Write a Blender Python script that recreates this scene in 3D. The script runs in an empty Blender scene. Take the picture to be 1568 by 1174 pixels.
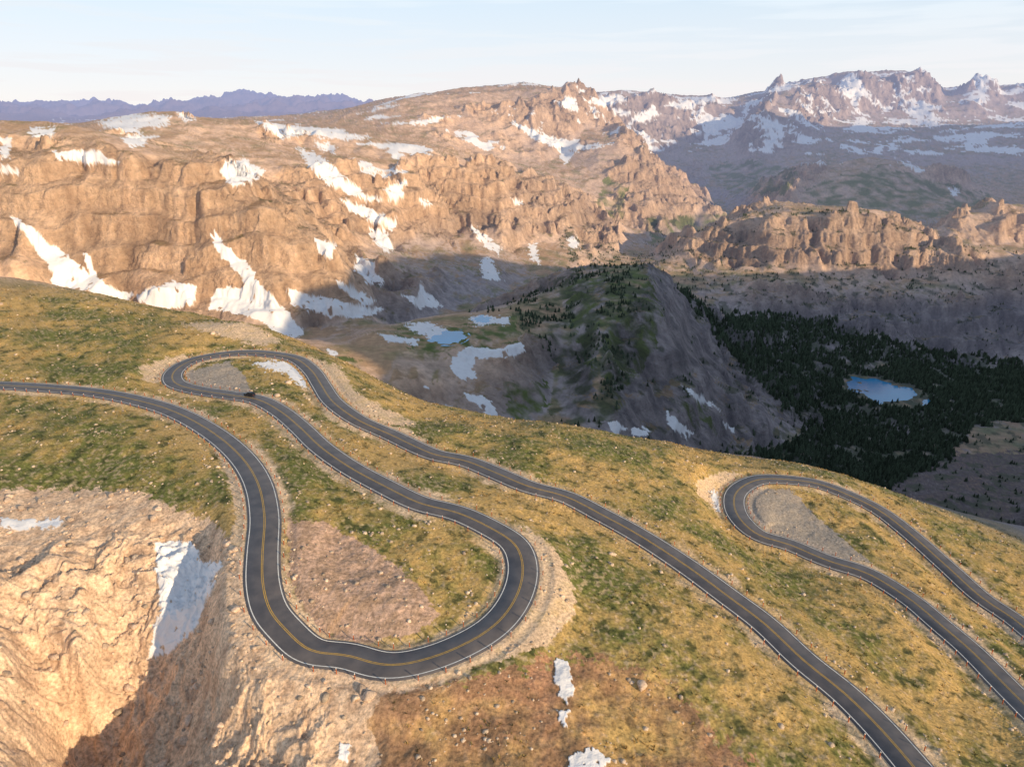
import bpy, math, numpy as np
from mathutils import Vector
rng=np.random.default_rng(7)
# ------------------------------------------------------------------ survey camera model
F=1060.0; CX=784.0; CY=587.0; HZ=190.0
PT=math.atan((CY-HZ)/F); cp,sp=math.cos(PT),math.sin(PT)
CAMH=100.0
def ray(u,v):
    x=(u-CX)/F; d=(v-CY)/F
    return x, cp-d*sp, -(sp+d*cp)
def PY(u,v,Y):
    x,f,z=ray(u,v); t=Y/f; return (x*t,Y,z*t)
def PZ(u,v,Z):
    x,f,z=ray(u,v); t=Z/z; return (x*t,f*t,Z)
def proj(X,Y,Z):
    dep=Y*cp-Z*sp
    dn=-(Y*sp+Z*cp)
    dep=np.where(dep<1,1,dep)
    return CX+F*X/dep, CY+F*dn/dep
def sstep(a,b,x):
    t=np.clip((x-a)/(b-a),0,1); return t*t*(3-2*t)
# ------------------------------------------------------------------ noise
_perm=np.concatenate([rng.permutation(1024)]*2).astype(np.int32)
_ang=rng.uniform(0,2*np.pi,1024); _gx=np.cos(_ang).astype(np.float32); _gy=np.sin(_ang).astype(np.float32)
def perlin(x,y,seed=0):
    x=x+seed*17.31; y=y-seed*9.77
    xf=np.floor(x); yf=np.floor(y)
    xi=xf.astype(np.int64)&1023; yi=yf.astype(np.int64)&1023
    fx=(x-xf).astype(np.float32); fy=(y-yf).astype(np.float32)
    x1=(xi+1)&1023; y1=(yi+1)&1023
    def g(a,b,dx,dy):
        h=_perm[(_perm[a]+b)&1023]; return _gx[h]*dx+_gy[h]*dy
    u=fx*fx*fx*(fx*(fx*6-15)+10); v=fy*fy*fy*(fy*(fy*6-15)+10)
    a=g(xi,yi,fx,fy); b=g(x1,yi,fx-1,fy); c=g(xi,y1,fx,fy-1); d=g(x1,y1,fx-1,fy-1)
    return (a+(b-a)*u)+((c+(d-c)*u)-(a+(b-a)*u))*v
def fbm(x,y,lam,octs,seed=0,gain=.5):
    s=0;a=1.;f=1./lam
    for o in range(octs):
        s=s+a*perlin(x*f,y*f,seed+o); a*=gain; f*=2.03
    return s*1.5
def ridged(x,y,lam,octs,seed=0,gain=.5):
    s=0;a=1.;f=1./lam;w=1.
    for o in range(octs):
        n=1-np.abs(perlin(x*f,y*f,seed+o))*2.6
        s=s+a*n*w; w=np.clip(n*1.3,.25,1); a*=gain; f*=2.07
    return s-.55
# ------------------------------------------------------------------ control features
pts=[]
def add(p): pts.append(p)
def line(L,mode='Y',step=28):
    for (a,b) in zip(L[:-1],L[1:]):
        n=max(1,int(math.hypot(a[0]-b[0],a[1]-b[1])/step))
        for i in range(n):
            t=i/n; u=a[0]+(b[0]-a[0])*t; v=a[1]+(b[1]-a[1])*t
            if mode=='Y': add(PY(u,v,math.exp(math.log(a[2])*(1-t)+math.log(b[2])*t)))
            else: add(PZ(u,v,a[2]*(1-t)+b[2]*t))
    a=L[-1]; add(PY(*a) if mode=='Y' else PZ(*a))
# near plateau rim
line([(-250,410,-90),(0,425,-92),(100,440,-96),(200,470,-98),(290,492,-100),(370,497,-99),(430,520,-102),(500,550,-104),(560,592,-106),(620,640,-108),(660,660,-109),(760,660,-112),(850,662,-116),(940,672,-120),(1020,687,-125),(1070,712,-129),(1110,722,-133),(1200,716,-138),(1300,738,-142),(1380,775,-146),(1450,808,-148),(1568,858,-152),(1750,930,-158)],'Z')
for p in [(0,500,-95),(0,590,-98),(150,520,-97),(160,603,-99),(280,636,-99),(370,700,-98),(402,850,-98),(412,930,-100),(475,992,-102),(590,1017,-104),(710,990,-105),(803,870,-104),(755,808,-102),(640,768,-101),(530,712,-101),(460,655,-101),(395,612,-101),(300,597,-101),(265,575,-101),(360,542,-102),(450,549,-103),(492,590,-104),(600,668,-107),(720,710,-109),(870,764,-112),(930,792,-113),(1110,908,-116),(1230,1012,-117),(1390,1160,-118),
 (1125,765,-134),(1160,734,-136),(1250,742,-139),(1350,785,-142),(1450,870,-143),(1568,960,-144),(1210,838,-134),(1330,880,-134),(1440,955,-132),(1540,1050,-130),(1000,750,-119),(1100,830,-122),(1250,930,-124),(1400,1060,-123),(1568,1174,-124),
 (900,1174,-108),(700,1174,-108),(560,1174,-110),(900,1000,-108),(1100,1100,-113),(600,880,-101.5),(520,850,-100.5),(480,800,-99),(200,700,-99),(60,700,-99),(-150,650,-99),(1200,1200,-115)]: add(PZ(*p))
# ravine bottom-left
line([(335,868,-107),(290,940,-114),(245,1010,-122),(190,1090,-130),(120,1174,-138)],'Z')
line([(-100,745,-101),(0,742,-101),(200,748,-101),(320,790,-101),(372,850,-101),(385,930,-103),(430,1000,-105),(520,1045,-107)],'Z')
for p in [(0,850,-104),(120,850,-105),(220,850,-105),(0,1000,-107),(120,1000,-113),(0,1174,-112),(60,1174,-124),(-100,1000,-104),(300,1060,-119),(360,1000,-109),(300,1174,-122),(420,1100,-111),(430,1174,-114)]: add(PZ(*p))
# behind the rim / bench
line([(470,560,600),(560,610,610),(660,675,620),(760,700,620),(850,710,620),(950,715,640),(1020,740,640)])
line([(600,560,720),(700,600,720),(770,630,720)])
line([(450,520,830),(520,520,860),(575,508,880),(620,515,860),(685,515,850),(740,520,850),(800,530,860)])
line([(640,488,1000),(700,482,1020),(760,478,1030),(830,450,1130),(880,420,1200),(930,410,1200),(980,408,1190)])
line([(890,440,1090),(940,430,1080),(1000,432,1080)])
line([(860,470,1040),(930,470,980),(990,466,990),(1015,500,960),(1000,560,880),(965,610,780),(945,655,700)],step=20)
line([(840,520,900),(850,560,860),(845,610,780),(800,640,720)])
line([(920,520,880),(915,600,760)])
line([(1030,430,1260),(1070,490,1330),(1130,560,1250),(1200,620,1100),(1235,655,1030),(1170,700,900),(1100,740,780)])
line([(1055,530,1080),(1095,600,980),(1080,680,820)])
# valley behind bench going away
line([(560,500,1080),(640,500,1200),(700,480,1330),(780,465,1450),(850,445,1560),(920,425,1900),(965,400,2200),(1000,378,2650),(1050,352,3300),(1100,337,3900),(1095,328,4500),(1070,318,5100)])
# left massif
line([(-250,445,950),(0,430,930),(100,445,960),(200,465,980),(300,478,980),(400,480,980),(500,485,1030),(560,480,1060)])
line([(-250,250,1150),(0,255,1090),(100,255,1100),(200,262,1130),(300,285,1120),(380,325,1095),(450,365,1085),(500,396,1075),(530,438,1065)])
line([(-250,215,1900),(0,216,1850),(90,208,1900),(180,182,2150),(270,170,2250),(300,183,2300),(400,190,2350),(480,204,2350),(570,217,2350),(650,238,2280),(720,260,2280),(800,286,2380),(880,314,2500)])
line([(200,232,1600),(320,262,1550),(400,290,1480)])
line([(430,320,1600),(520,348,1680),(600,350,1850),(700,354,2050),(780,354,2180),(850,352,2330)])
line([(430,255,1800),(520,270,1850),(600,288,1950),(680,305,2060),(760,322,2160)])
line([(430,222,2280),(540,236,2240),(620,252,2200),(700,280,2220),(780,304,2320)])
line([(540,400,1350),(620,410,1450),(700,420,1550),(800,420,1750),(880,400,2000),(950,385,2400)])
line([(-250,198,3200),(0,200,3200),(270,194,3300),(450,204,3000),(600,229,2900)])
line([(500,192,3700),(580,182,3850),(610,168,4000),(720,159,4300),(780,153,4500),(840,141,4700),(880,149,4800),(900,162,4900)])
line([(840,141,4700),(820,190,4200),(800,230,3800),(770,270,3200)])
line([(720,159,4300),(690,200,3800),(700,240,3000)])
line([(900,162,4900),(885,200,4500)])
line([(860,238,3950),(900,226,3900),(940,217,3850),(985,240,3750),(1000,275,3600),(1050,308,3450),(1080,328,3350)])
line([(840,265,3400),(880,290,3200),(915,320,3000),(950,345,2850),(1015,368,2750)])
# headwall
line([(905,154,7300),(950,140,7800),(985,147,7900),(1010,144,8000),(1045,156,8200),(1080,150,8300),(1115,158,8400),(1150,147,8500),(1175,144,8600),(1200,130,8700),(1225,133,8750),(1240,118,8800),(1270,130,8900),(1300,114,9000),(1340,122,9100),(1380,112,9200),(1415,121,9200),(1427,143,9200),(1450,150,9200),(1475,140,9200),(1498,122,9200),(1530,143,9200),(1568,132,9200),(1620,120,9200),(1900,125,9300)],step=14)
line([(905,164,9200),(1010,160,9800),(1150,160,10500),(1300,135,11500),(1427,155,11500),(1568,150,11500)])
line([(1010,168,7600),(1080,174,7700),(1150,172,7800)])
line([(930,207,6600),(1000,214,6900),(1080,210,7200),(1150,202,7300)])
line([(980,258,5900),(1020,258,6100),(1080,252,6200),(1130,247,6200)])
line([(1040,295,5700),(1120,288,5500),(1200,285,5200)])
line([(1240,118,8800),(1190,150,7600),(1170,168,7000),(1195,200,6500),(1215,240,6000)])
line([(1290,172,8100),(1350,165,8500),(1400,165,8500)])
line([(1260,190,7300),(1400,192,7700),(1500,182,8000),(1600,178,8000)])
line([(1260,220,6200),(1330,213,6500),(1420,208,6500),(1500,203,6500),(1568,205,6300),(1900,200,6200)])
line([(1215,300,4000),(1270,262,4300),(1340,248,4400),(1420,262,4400),(1480,288,4300),(1568,300,4300)])
line([(1350,268,5300),(1450,263,5400),(1568,253,5400),(1900,248,5400)])
line([(1150,342,3700),(1220,335,3600),(1300,335,3500),(1450,330,3500),(1568,340,3300),(1900,350,3300)])
# right ridge
line([(1000,392,2300),(1060,362,2200),(1110,345,2150),(1180,347,2100),(1240,350,2050),(1300,338,2050),(1360,340,2050),(1400,352,2050),(1450,375,2000),(1568,400,1950)])
line([(1430,352,2400),(1480,330,2400),(1530,315,2450),(1568,320,2500),(1900,330,2500)])
line([(1430,385,2230),(1500,375,2250),(1568,375,2300)])
line([(1130,345,2500),(1190,309,2550),(1270,342,2450)])
line([(1080,375,2900),(1200,365,2950),(1300,362,2700),(1400,372,2700)])
line([(1060,405,2080),(1120,400,2030),(1200,405,1990),(1300,405,1980),(1400,412,1980),(1500,425,1900)])
line([(1080,440,1830),(1160,440,1800),(1300,450,1790),(1400,460,1780),(1500,470,1760)])
line([(1030,450,1750),(1100,485,1700),(1200,495,1700),(1300,505,1700),(1400,520,1680),(1500,545,1650),(1568,560,1600),(1900,600,1500)])
for p in [(1150,510,1550),(1250,560,1480),(1300,600,1400),(1350,597,1400),(1400,597,1400),(1450,600,1400),(1300,650,1250),(1400,640,1300),(1230,700,1050),(1350,730,1020),(1568,640,1250),(1900,680,1200),(1568,700,1100),(1450,760,900),(1568,790,860),(1400,810,780),(1300,780,800),(1500,860,700),(1250,750,800)]: add(PY(*p))
# distant range
line([(-300,174,22000),(0,180,22000),(60,168,22000),(90,174,22000),(150,162,22000),(200,177,22000),(250,175,22000),(300,170,22000),(340,164,22000),(372,142,22000),(392,160,22000),(415,152,22000),(440,167,22000),(480,165,22000),(520,156,22000),(545,166,22000),(580,168,22000),(700,184,22000)],step=14)
line([(-300,198,9000),(0,198,9000),(300,198,9000),(700,194,9000)],step=60)
for th in range(-180,181,15):
    t=math.radians(th)
    if not(-42<th<42):
        add((400*math.sin(t)*2.2,400*math.cos(t)*2.2,-100)) if th<-60 or th>110 else None
        add((2500*math.sin(t),2500*math.cos(t),-60)) if th<-50 or th>110 else None
        if not(42<th<70): add((9000*math.sin(t),9000*math.cos(t),-40))
    add((15*math.sin(t),15*math.cos(t),-112)); add((45*math.sin(t),45*math.cos(t),-112))
    if abs(th)>50:
        add((120*math.sin(t),120*math.cos(t),-108)); add((300*math.sin(t),300*math.cos(t),-105 if th<0 or th>120 else -135))
    add((58000*math.sin(t),58000*math.cos(t),-300)); add((38000*math.sin(t),38000*math.cos(t),-200))
SAZ=math.radians(130); SEL=math.radians(17)
sx,sy=math.sin(SAZ),math.cos(SAZ)
def PQ(p,q): return sx*p-sy*q, sy*p+sx*q
def shadow_ridge(CR,p0,stepq):  # unseen off-screen ridges, added and shaped to cast shadow into the view
    for (a,b) in zip(CR[:-1],CR[1:]):
        n=max(1,int((b[0]-a[0])/stepq))
        for i in range(n):
            t=i/n; q=a[0]+(b[0]-a[0])*t; h=a[1]+(b[1]-a[1])*t
            x,y=PQ(p0,q); add((x,y,h)); 
            x,y=PQ(p0*1.3+50,q); add((x,y,h*.3-100))
shadow_ridge([(330,-60),(430,40),(500,190),(580,300),(700,355),(950,355),(1350,350),(1700,190),(2034,60),(2500,-30),(3000,-80)],1000,110)
shadow_ridge([(3300,-50),(3700,330),(4100,560),(4800,600),(5200,800),(5600,1150),(6100,1380),(6600,1350),(7000,1200),(8200,950),(9500,400)],1550,350)
C=np.array(pts); 
TH=np.arctan2(C[:,0],C[:,1]); R=np.hypot(C[:,0],C[:,1]); LW=.4
A=np.stack([TH,LW*np.log(R)],1); Q=(C[:,2]+100)/R
D=np.sqrt(((A[:,None]-A[None])**2).sum(-1))
n=len(A); M=np.zeros((n+1,n+1)); M[:n,:n]=-D+np.eye(n)*8e-4; M[:n,n]=1; M[n,:n]=1
W=np.linalg.solve(M,np.append(Q,0))
NT,NR=900,700
gth=np.radians(np.concatenate([np.linspace(-180,-52,80)[:-1],np.linspace(-52,52,NT-159),np.linspace(52,180,81)[1:]]))
NT=len(gth); glr=np.linspace(math.log(14),math.log(60000),NR)
QG=np.zeros((NT,NR),np.float32)
A32=A.astype(np.float32); W32=W[:n].astype(np.float32)
for i in range(NT):
    dx=(gth[i]-A32[:,0])[:,None]; dy=(LW*glr)[None].astype(np.float32)-A32[:,1][:,None]
    QG[i]=-(W32[:,None]*np.sqrt(dx*dx+dy*dy)).sum(0)+W[n]
# blend the seam straight behind the camera
for k in range(20):
    w=.5*(1-k/20); a=QG[k].copy(); b=QG[-1-k].copy(); QG[k]=a*(1-w)+b*w; QG[-1-k]=b*(1-w)+a*w
ZG=QG*np.exp(glr)[None]-100
rr=np.exp(glr)
g1=np.gradient(ZG,axis=1)/np.gradient(rr)[None]; g2=np.gradient(ZG,axis=0)/np.gradient(gth)[:,None]/rr[None]
SG=np.sqrt(g1**2+g2**2).astype(np.float32)
for _ in range(3):
    SG[1:-1]=(SG[:-2]+SG[1:-1]+SG[2:])/3; SG[:,1:-1]=(SG[:,:-2]+SG[:,1:-1]+SG[:,2:])/3
def bil(G,th,lr):
    fi=np.interp(th,gth,np.arange(NT)); fj=(lr-glr[0])/(glr[1]-glr[0])
    fi=np.clip(fi,0,NT-1.001); fj=np.clip(fj,0,NR-1.001)
    i=fi.astype(int); j=fj.astype(int); a=fi-i; b=fj-j
    return (G[i,j]*(1-a)+G[i+1,j]*a)*(1-b)+(G[i,j+1]*(1-a)+G[i+1,j+1]*a)*b
def zbase(X,Y):
    th=np.arctan2(X,Y); r=np.maximum(np.hypot(X,Y),14.1); lr=np.log(r)
    return bil(QG,th,lr)*r-100
# ------------------------------------------------------------------ roads
roadA=[(-160,592),(-80,588),(0,590),(80,594),(160,603),(230,618),(280,636),(330,665),(370,700),(395,740),(405,790),(402,840),(402,890),(412,930),(435,965),(475,992),(530,1009),(590,1016),(650,1010),(710,988),(760,955),(790,915),(801,872),(790,836),(755,808),(700,786),(640,768),(580,740),(530,712),(490,683),(460,655),(430,630),(395,612),(350,604),(300,597),(268,586),(266,570),(290,553),(330,544),(375,540),(420,542),(455,551),(478,568),(492,590),(510,615),(545,640),(600,668),(660,692),(720,710),(800,738),(870,764),(930,792),(990,826),(1050,866),(1110,908),(1170,956),(1230,1008),(1290,1060),(1340,1108),(1390,1162),(1430,1215),(1470,1280)]
roadB=[(1750,1260),(1680,1190),(1610,1120),(1545,1055),(1490,1000),(1440,955),(1390,915),(1330,880),(1270,857),(1210,838),(1160,815),(1130,788),(1124,763),(1137,744),(1165,734),(1205,733),(1250,741),(1300,757),(1350,785),(1400,822),(1450,868),(1500,910),(1560,957),(1630,1010),(1720,1080)]
def raycast(uv):
    out=[]
    ys=np.linspace(50,900,3400)
    for u,v in uv:
        x,f,z=ray(u,v); X=ys*x/f; Z=ys*z/f
        d=Z-zbase(X,ys); k=np.argmax(d<0)
        if k==0: k=1
        a=d[k-1]/(d[k-1]-d[k]); y=ys[k-1]+a*(ys[k]-ys[k-1]); out.append((x/f*y,y,z/f*y))
    return np.array(out)
def catmull(P,step=1.0):
    P=np.vstack([2*P[0]-P[1],P,2*P[-1]-P[-2]]); o=[]
    for i in range(1,len(P)-2):
        m=max(2,int(np.linalg.norm(P[i+1]-P[i])/step*1.5))
        t=np.linspace(0,1,m,endpoint=False)[:,None]
        o.append(.5*((2*P[i])+(-P[i-1]+P[i+1])*t+(2*P[i-1]-5*P[i]+4*P[i+1]-P[i+2])*t**2+(-P[i-1]+3*P[i]-3*P[i+1]+P[i+2])*t**3))
    o=np.vstack(o); s=np.r_[0,np.cumsum(np.linalg.norm(np.diff(o[:,:2],axis=0),axis=1))]
    t=np.arange(0,s[-1],step)
    o=np.stack([np.interp(t,s,o[:,k]) for k in range(3)],1)
    def sm(a,w):
        k=np.hanning(w+2)[1:-1]; k/=k.sum(); return np.convolve(np.pad(a,w//2,mode='edge'),k,'valid')
    o[:,2]=sm(o[:,2],41); o[:,0]=sm(o[:,0],11); o[:,1]=sm(o[:,1],11)
    return o
RA=catmull(raycast(roadA)); RB=catmull(raycast(roadB))
# distance field round the roads
GX0,GY0,GS=-420.,40.,.5; GNX,GNY=2000,1200
DG=np.full((GNX,GNY),99.,np.float32); RZ=np.zeros((GNX,GNY),np.float32)
wn=56
for P in (RA,RB):
    for x,y,z in P:
        ci=int((x-GX0)/GS); cj=int((y-GY0)/GS)
        i0,i1=max(0,ci-wn),min(GNX,ci+wn); j0,j1=max(0,cj-wn),min(GNY,cj+wn)
        if i0>=i1 or j0>=j1: continue
        d=np.hypot((GX0+GS*np.arange(i0,i1)-x)[:,None],(GY0+GS*np.arange(j0,j1)-y)[None])
        s=DG[i0:i1,j0:j1]; m=d<s
        s[m]=d[m]; RZ[i0:i1,j0:j1][m]=z
def rfield(X,Y):
    fi=(X-GX0)/GS; fj=(Y-GY0)/GS
    ok=(fi>1)&(fi<GNX-2)&(fj>1)&(fj<GNY-2)
    fi=np.clip(fi,1,GNX-2.01); fj=np.clip(fj,1,GNY-2.01); i=fi.astype(int); j=fj.astype(int); a=fi-i;b=fj-j
    def L(G): return (G[i,j]*(1-a)+G[i+1,j]*a)*(1-b)+(G[i,j+1]*(1-a)+G[i+1,j+1]*a)*b
    return np.where(ok,L(DG),99.),RZ[np.round(fi).astype(int),np.round(fj).astype(int)]
# lakes : centre, radii
LAKES=[]
for (u,v,Y,rx,ry) in [(1350,598,1400,54,66),(685,516,850,18,24),(738,489,960,12,16)]:
    p=PY(u,v,Y); LAKES.append((p[0],p[1],p[2],rx,ry))
# ------------------------------------------------------------------ terrain height
def height(X,Y,fine=True):
    th=np.arctan2(X,Y); r=np.maximum(np.hypot(X,Y),14.1); lr=np.log(r)
    zb=bil(QG,th,lr)*r-100; st=bil(SG,th,lr)
    rav=sstep(-101.5,-106,zb)*sstep(-18,-50,X)*(1-sstep(180,215,r))
    fw=np.maximum(sstep(440,600,r),sstep(-150,-185,zb)*(1-rav)*sstep(150,260,r))
    aw=fw*(.2+.8*sstep(520,900,r))
    aw=aw*(1-.72*np.exp(-((X-215)**2+(Y-1120)**2)/150.**2))
    cl=fbm(X,Y,330,3,77)                       # where crags break out and where scree runs
    rock=np.clip(sstep(.26,.55,st+cl*.16),0,1)
    wx=X+fbm(X,Y,160,2,50)*30; wy=Y+fbm(X,Y,160,2,60)*30
    n1=ridged(wx,wy,210,8 if fine else 5,1,.50)
    sc=np.clip(r/1300,.6,1.5)
    z=zb+n1*(3.5+21*rock)*aw*sc
    # buttresses and gullies on the steep faces
    n3=-ridged(wx,wy*.6,72,6 if fine else 3,9,.54)
    z=z+n3*(.8+8.*rock)*aw*np.clip(r/1500,.5,1.7)
    # rock bands
    zt=z+fbm(X,Y,140,3,65)*18
    for T,kT in ((42.,.55),(13.,.28)):
        q=zt/T; fq=q-np.floor(q); tz=T*(np.floor(q)+sstep(.25,.70,fq))-zt
        z=z+tz*kT*rock*aw*np.clip(r/1000,.6,1)*(1-.4*sstep(2500,5000,r)); zt=zt+tz*kT
    ff=sstep(2500,5200,r)
    z=z+(ridged(X,Y,1300,6,20,.5))*(28+75*rock)*ff*fw*np.where(r<14000,1,.4)
    z=z+ridged(X,Y,1900,6,25,.55)*210*sstep(12000,18000,r)*(1-sstep(26000,34000,r))
    nw=(1-fw)
    z=z+nw*(fbm(X,Y,55,2,30)*1.8)+nw*(1-rav)*(fbm(X,Y,10,2,33)*.5+(fbm(X,Y,2.4,2,35)*.2 if fine else 0))
    rx=X+fbm(X,Y,9,2,44)*3
    z=z+rav*(ridged(rx,Y,24,7 if fine else 3,40,.6)*2.3+(ridged(rx,Y,5,4,47,.55)*.6 if fine else 0))
    for (lx,ly,lz,a,b) in LAKES:
        e=np.hypot((X-lx)/a,(Y-ly)/b); m=e<3.2
        if m.any():
            e=e[m]+fbm(X[m],Y[m],a*.9,3,70)*.5
            k=1-sstep(1.3,3.,e); z[m]=z[m]*(1-k)+(lz+(e-1)*a*.07+fbm(X[m],Y[m],9,2,71)*.2)*k
    d,rz=rfield(X,Y); k=1-sstep(5.8,17,d)
    z=np.where(d<90,z*(1-k)+(rz-.22-np.where((d>5.2)&(d<8.),.3*np.sin((d-5.2)/2.8*np.pi),0))*k,z)
    return z,r,d,st,rav,fw,rock,zb,n1,n3
# columns & adaptive rows
ND=1400; NROW=1120
cols=np.radians(np.concatenate([np.linspace(-50,50,ND),np.linspace(50,310,150)[1:-1]]))
cols=np.where(cols>np.pi,cols-2*np.pi,cols); NC=len(cols)
ck=np.arange(0,NC,3); lk=np.linspace(math.log(14.2),math.log(59000),900)
TT,LL=np.meshgrid(cols[ck],lk,indexing='ij'); RRr=np.exp(LL)
zz=height((RRr*np.sin(TT)).ravel(),(RRr*np.cos(TT)).ravel(),False)[0].reshape(TT.shape)
phi=np.arctan2(zz,RRr); rm=np.maximum.accumulate(phi,axis=1)
vis=np.where(phi>=rm-.006,1,.15)
w=np.abs(np.diff(phi,axis=1))*vis[:,1:]*np.where(RRr[:,1:]<70,.25,1)+np.diff(LL,axis=1)*.022
k5=np.ones(7)/7
w=np.apply_along_axis(lambda a:np.convolve(np.pad(a,3,mode='edge'),k5,'valid'),0,w)
cw=np.concatenate([np.zeros((len(ck),1)),np.cumsum(w,axis=1)],1); cw/=cw[:,-1:]
tg=np.linspace(0,1,NROW)
LRc=np.stack([np.interp(tg,cw[i],lk) for i in range(len(ck))])
LR=np.stack([np.interp(np.arange(NC),ck,LRc[:,j]) for j in range(NROW)],1)
Rg=np.exp(LR); Xg=Rg*np.sin(cols)[:,None]; Yg=Rg*np.cos(cols)[:,None]
X=Xg.ravel(); Y=Yg.ravel()
Z,r,rd,st,rav,fw,rock,zb,n1,n3=height(X,Y)
U,V=proj(X,Y,Z); infront=(Y>20)
# true slope
Zg=Z.reshape(NC,NROW)
dzr=np.gradient(Zg,axis=1)/np.maximum(np.gradient(Rg,axis=1),1e-3)
dzt=(np.roll(Zg,-1,0)-np.roll(Zg,1,0)-dzr*(np.roll(Rg,-1,0)-np.roll(Rg,1,0)))
dth=(np.roll(cols,-1)-np.roll(cols,1)); dth=np.where(dth<0,dth+2*np.pi,dth)
dzt=dzt/(dth[:,None]*Rg)
SL=np.sqrt(dzr**2+dzt**2).ravel()
cell=np.abs(np.gradient(Rg,axis=1)*Rg*dth[:,None]/2).ravel()
# ------------------------------------------------------------------ cover masks
jl=np.where(r<500,3.,np.where(r<2600,22.,90.))
ju=(perlin(X/jl,Y/jl,3)+.6*perlin(X/jl*2.7,Y/jl*2.7,4)+.4*perlin(X/jl*6,Y/jl*6,7)); jv=(perlin(X/jl,Y/jl,5)+.6*perlin(X/jl*2.7,Y/jl*2.7,6)+.4*perlin(X/jl*6,Y/jl*6,8))
def inpoly(poly,J=6.,ylo=0,yhi=1e9):
    p=np.array(poly,float); out=np.zeros(len(X),bool)
    c=np.where(infront&(Y>ylo)&(Y<yhi)&(U>p[:,0].min()-J*2)&(U<p[:,0].max()+J*2)&(V>p[:,1].min()-J*2)&(V<p[:,1].max()+J*2))[0]
    if len(c)==0: return out
    uu=U[c]+ju[c]*J; vv=V[c]+jv[c]*J; ins=np.zeros(len(c),bool)
    x1,y1=p[-1]
    for x2,y2 in p:
        m=((y2>vv)!=(y1>vv)); xx=(x1-x2)*(vv-y2)/((y1-y2) if y1!=y2 else 1e-9)+x2
        ins^=(m&(uu<xx)); x1,y1=x2,y2
    out[c[ins]]=True; return out
SN_MID=[[(15,330),(45,345),(75,370),(115,400),(140,428),(205,453),(185,466),(130,444),(78,438),(83,420),(60,390),(30,350)],
[(122,385),(135,395),(150,425),(165,440),(140,432)],
[(320,350),(350,378),(385,412),(402,440),(442,478),(466,512),(440,522),(400,494),(370,480),(318,473),(330,443),(380,437),(352,405),(328,375)],
[(206,455),(235,440),(262,428),(302,438),(292,470),(250,479),(213,465)],[(345,250),(375,243),(405,262),(395,275),(355,284),(332,265)],
[(80,233),(140,230),(185,250),(150,252),(90,243)],[(185,212),(220,204),(224,222),(200,227)],[(150,188),(190,173),(262,178),(255,194),(215,196),(180,200)],
[(268,168),(300,183),(280,186)],[(40,198),(88,194),(82,207),(50,207)],[(380,180),(430,190),(500,195),(570,210),(540,216),(470,206),(430,212),(400,192)],
[(0,210),(18,210),(15,240),(0,242)],[(0,252),(30,257),(25,265),(0,265)],[(455,226),(490,238),(530,272),(560,297),(596,310),(590,288),(622,273),(612,308),(560,308),(520,292),(480,267)],[(480,215),(512,222),(515,235),(490,230)],
[(480,365),(515,373),(512,397),(490,391)],[(545,392),(570,400),(587,436),(560,432),(543,410)],[(508,424),(575,460),(560,467),(520,442)],
[(520,303),(560,317),(612,338),(600,351),(550,331)],[(565,348),(590,353),(607,380),(590,387),(570,367)],[(640,433),(655,448),(682,470),(640,472),(615,450),(640,455)],
[(735,398),(750,393),(768,432),(740,426)],[(720,343),(768,380),(764,391),(730,366)],[(808,373),(820,373),(828,406),(812,396)],[(868,364),(884,364),(886,380),(872,380)],
[(440,443),(520,463),(588,473),(560,486),(500,484),(450,466)],[(575,511),(640,518),(642,529),(600,525)],[(618,497),(655,493),(682,505),(690,522),(655,518)],
[(718,484),(780,486),(780,499),(760,496),(730,497)],[(690,545),(720,530),(770,534),(800,522),(808,535),(790,547),(727,547),(728,582),(700,582),(688,560)],
[(713,600),(740,603),(764,630),(767,645),(795,662),(750,652),(722,640),(745,633),(720,613)],[(930,650),(945,643),(962,655),(940,670)],[(965,654),(997,659),(990,668),(970,666)],
[(1016,631),(1030,637),(1062,665),(1048,669),(1025,650)],[(1040,591),(1075,607),(1107,628),(1070,614)],[(1106,647),(1127,655),(1120,662)],[(500,533),(517,539),(512,552),(503,547)],
[(550,575),(565,580),(560,588)],[(650,590),(662,594),(658,600)],[(680,622),(695,628),(688,634)],[(780,300),(800,310),(795,318)],[(640,300),(660,312),(650,318)]]
SN_FAR=[[(1285,125),(1310,116),(1332,145),(1300,152),(1288,140)],[(965,182),(1000,163),(1012,175),(985,188)],[(900,154),(950,142),(962,154),(915,163)],[(1015,160),(1070,152),(1062,168),(1030,166)],
[(1085,152),(1132,150),(1112,162)],[(860,146),(887,152),(882,172),(868,166)],[(1380,168),(1412,163),(1434,178),(1400,182)],[(1448,284),(1472,295),(1460,300)],[(1370,243),(1422,262),(1410,266)],
[(1488,221),(1512,219),(1510,228)],[(780,184),(840,208),(900,223),(940,221),(880,233),(820,216)],[(850,225),(882,235),(865,252)],[(580,190),(640,185),(690,178),(650,192)],[(930,165),(975,172),(950,178)],[(1340,150),(1365,170),(1350,172)],[(1180,135),(1230,124),(1225,130),(1190,140)],[(1310,185),(1330,190),(1318,198)],[(1420,175),(1440,190),(1425,195)]]
SN_NEAR=[[(385,555),(440,553),(465,570),(475,595),(458,592),(440,572),(400,563)],[(240,830),(295,832),(310,862),(342,862),(322,905),(300,960),(262,1000),(222,1010),(245,930),(238,880)],
[(0,790),(60,798),(95,794),(90,806),(30,813),(0,804)],[(850,1008),(870,1010),(880,1060),(865,1078),(850,1045)],[(855,1088),(872,1086),(870,1112),(855,1106)],[(870,1160),(910,1142),(937,1160),(920,1190),(870,1190)],
[(520,1140),(539,1140),(532,1167),(522,1162)],[(1086,748),(1097,753),(1110,792),(1095,778)]]
snow=np.zeros(len(X),bool)
for p in SN_MID: snow|=inpoly(p,7,560,3500)
for p in SN_FAR: snow|=inpoly(p,6,2500)
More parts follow.
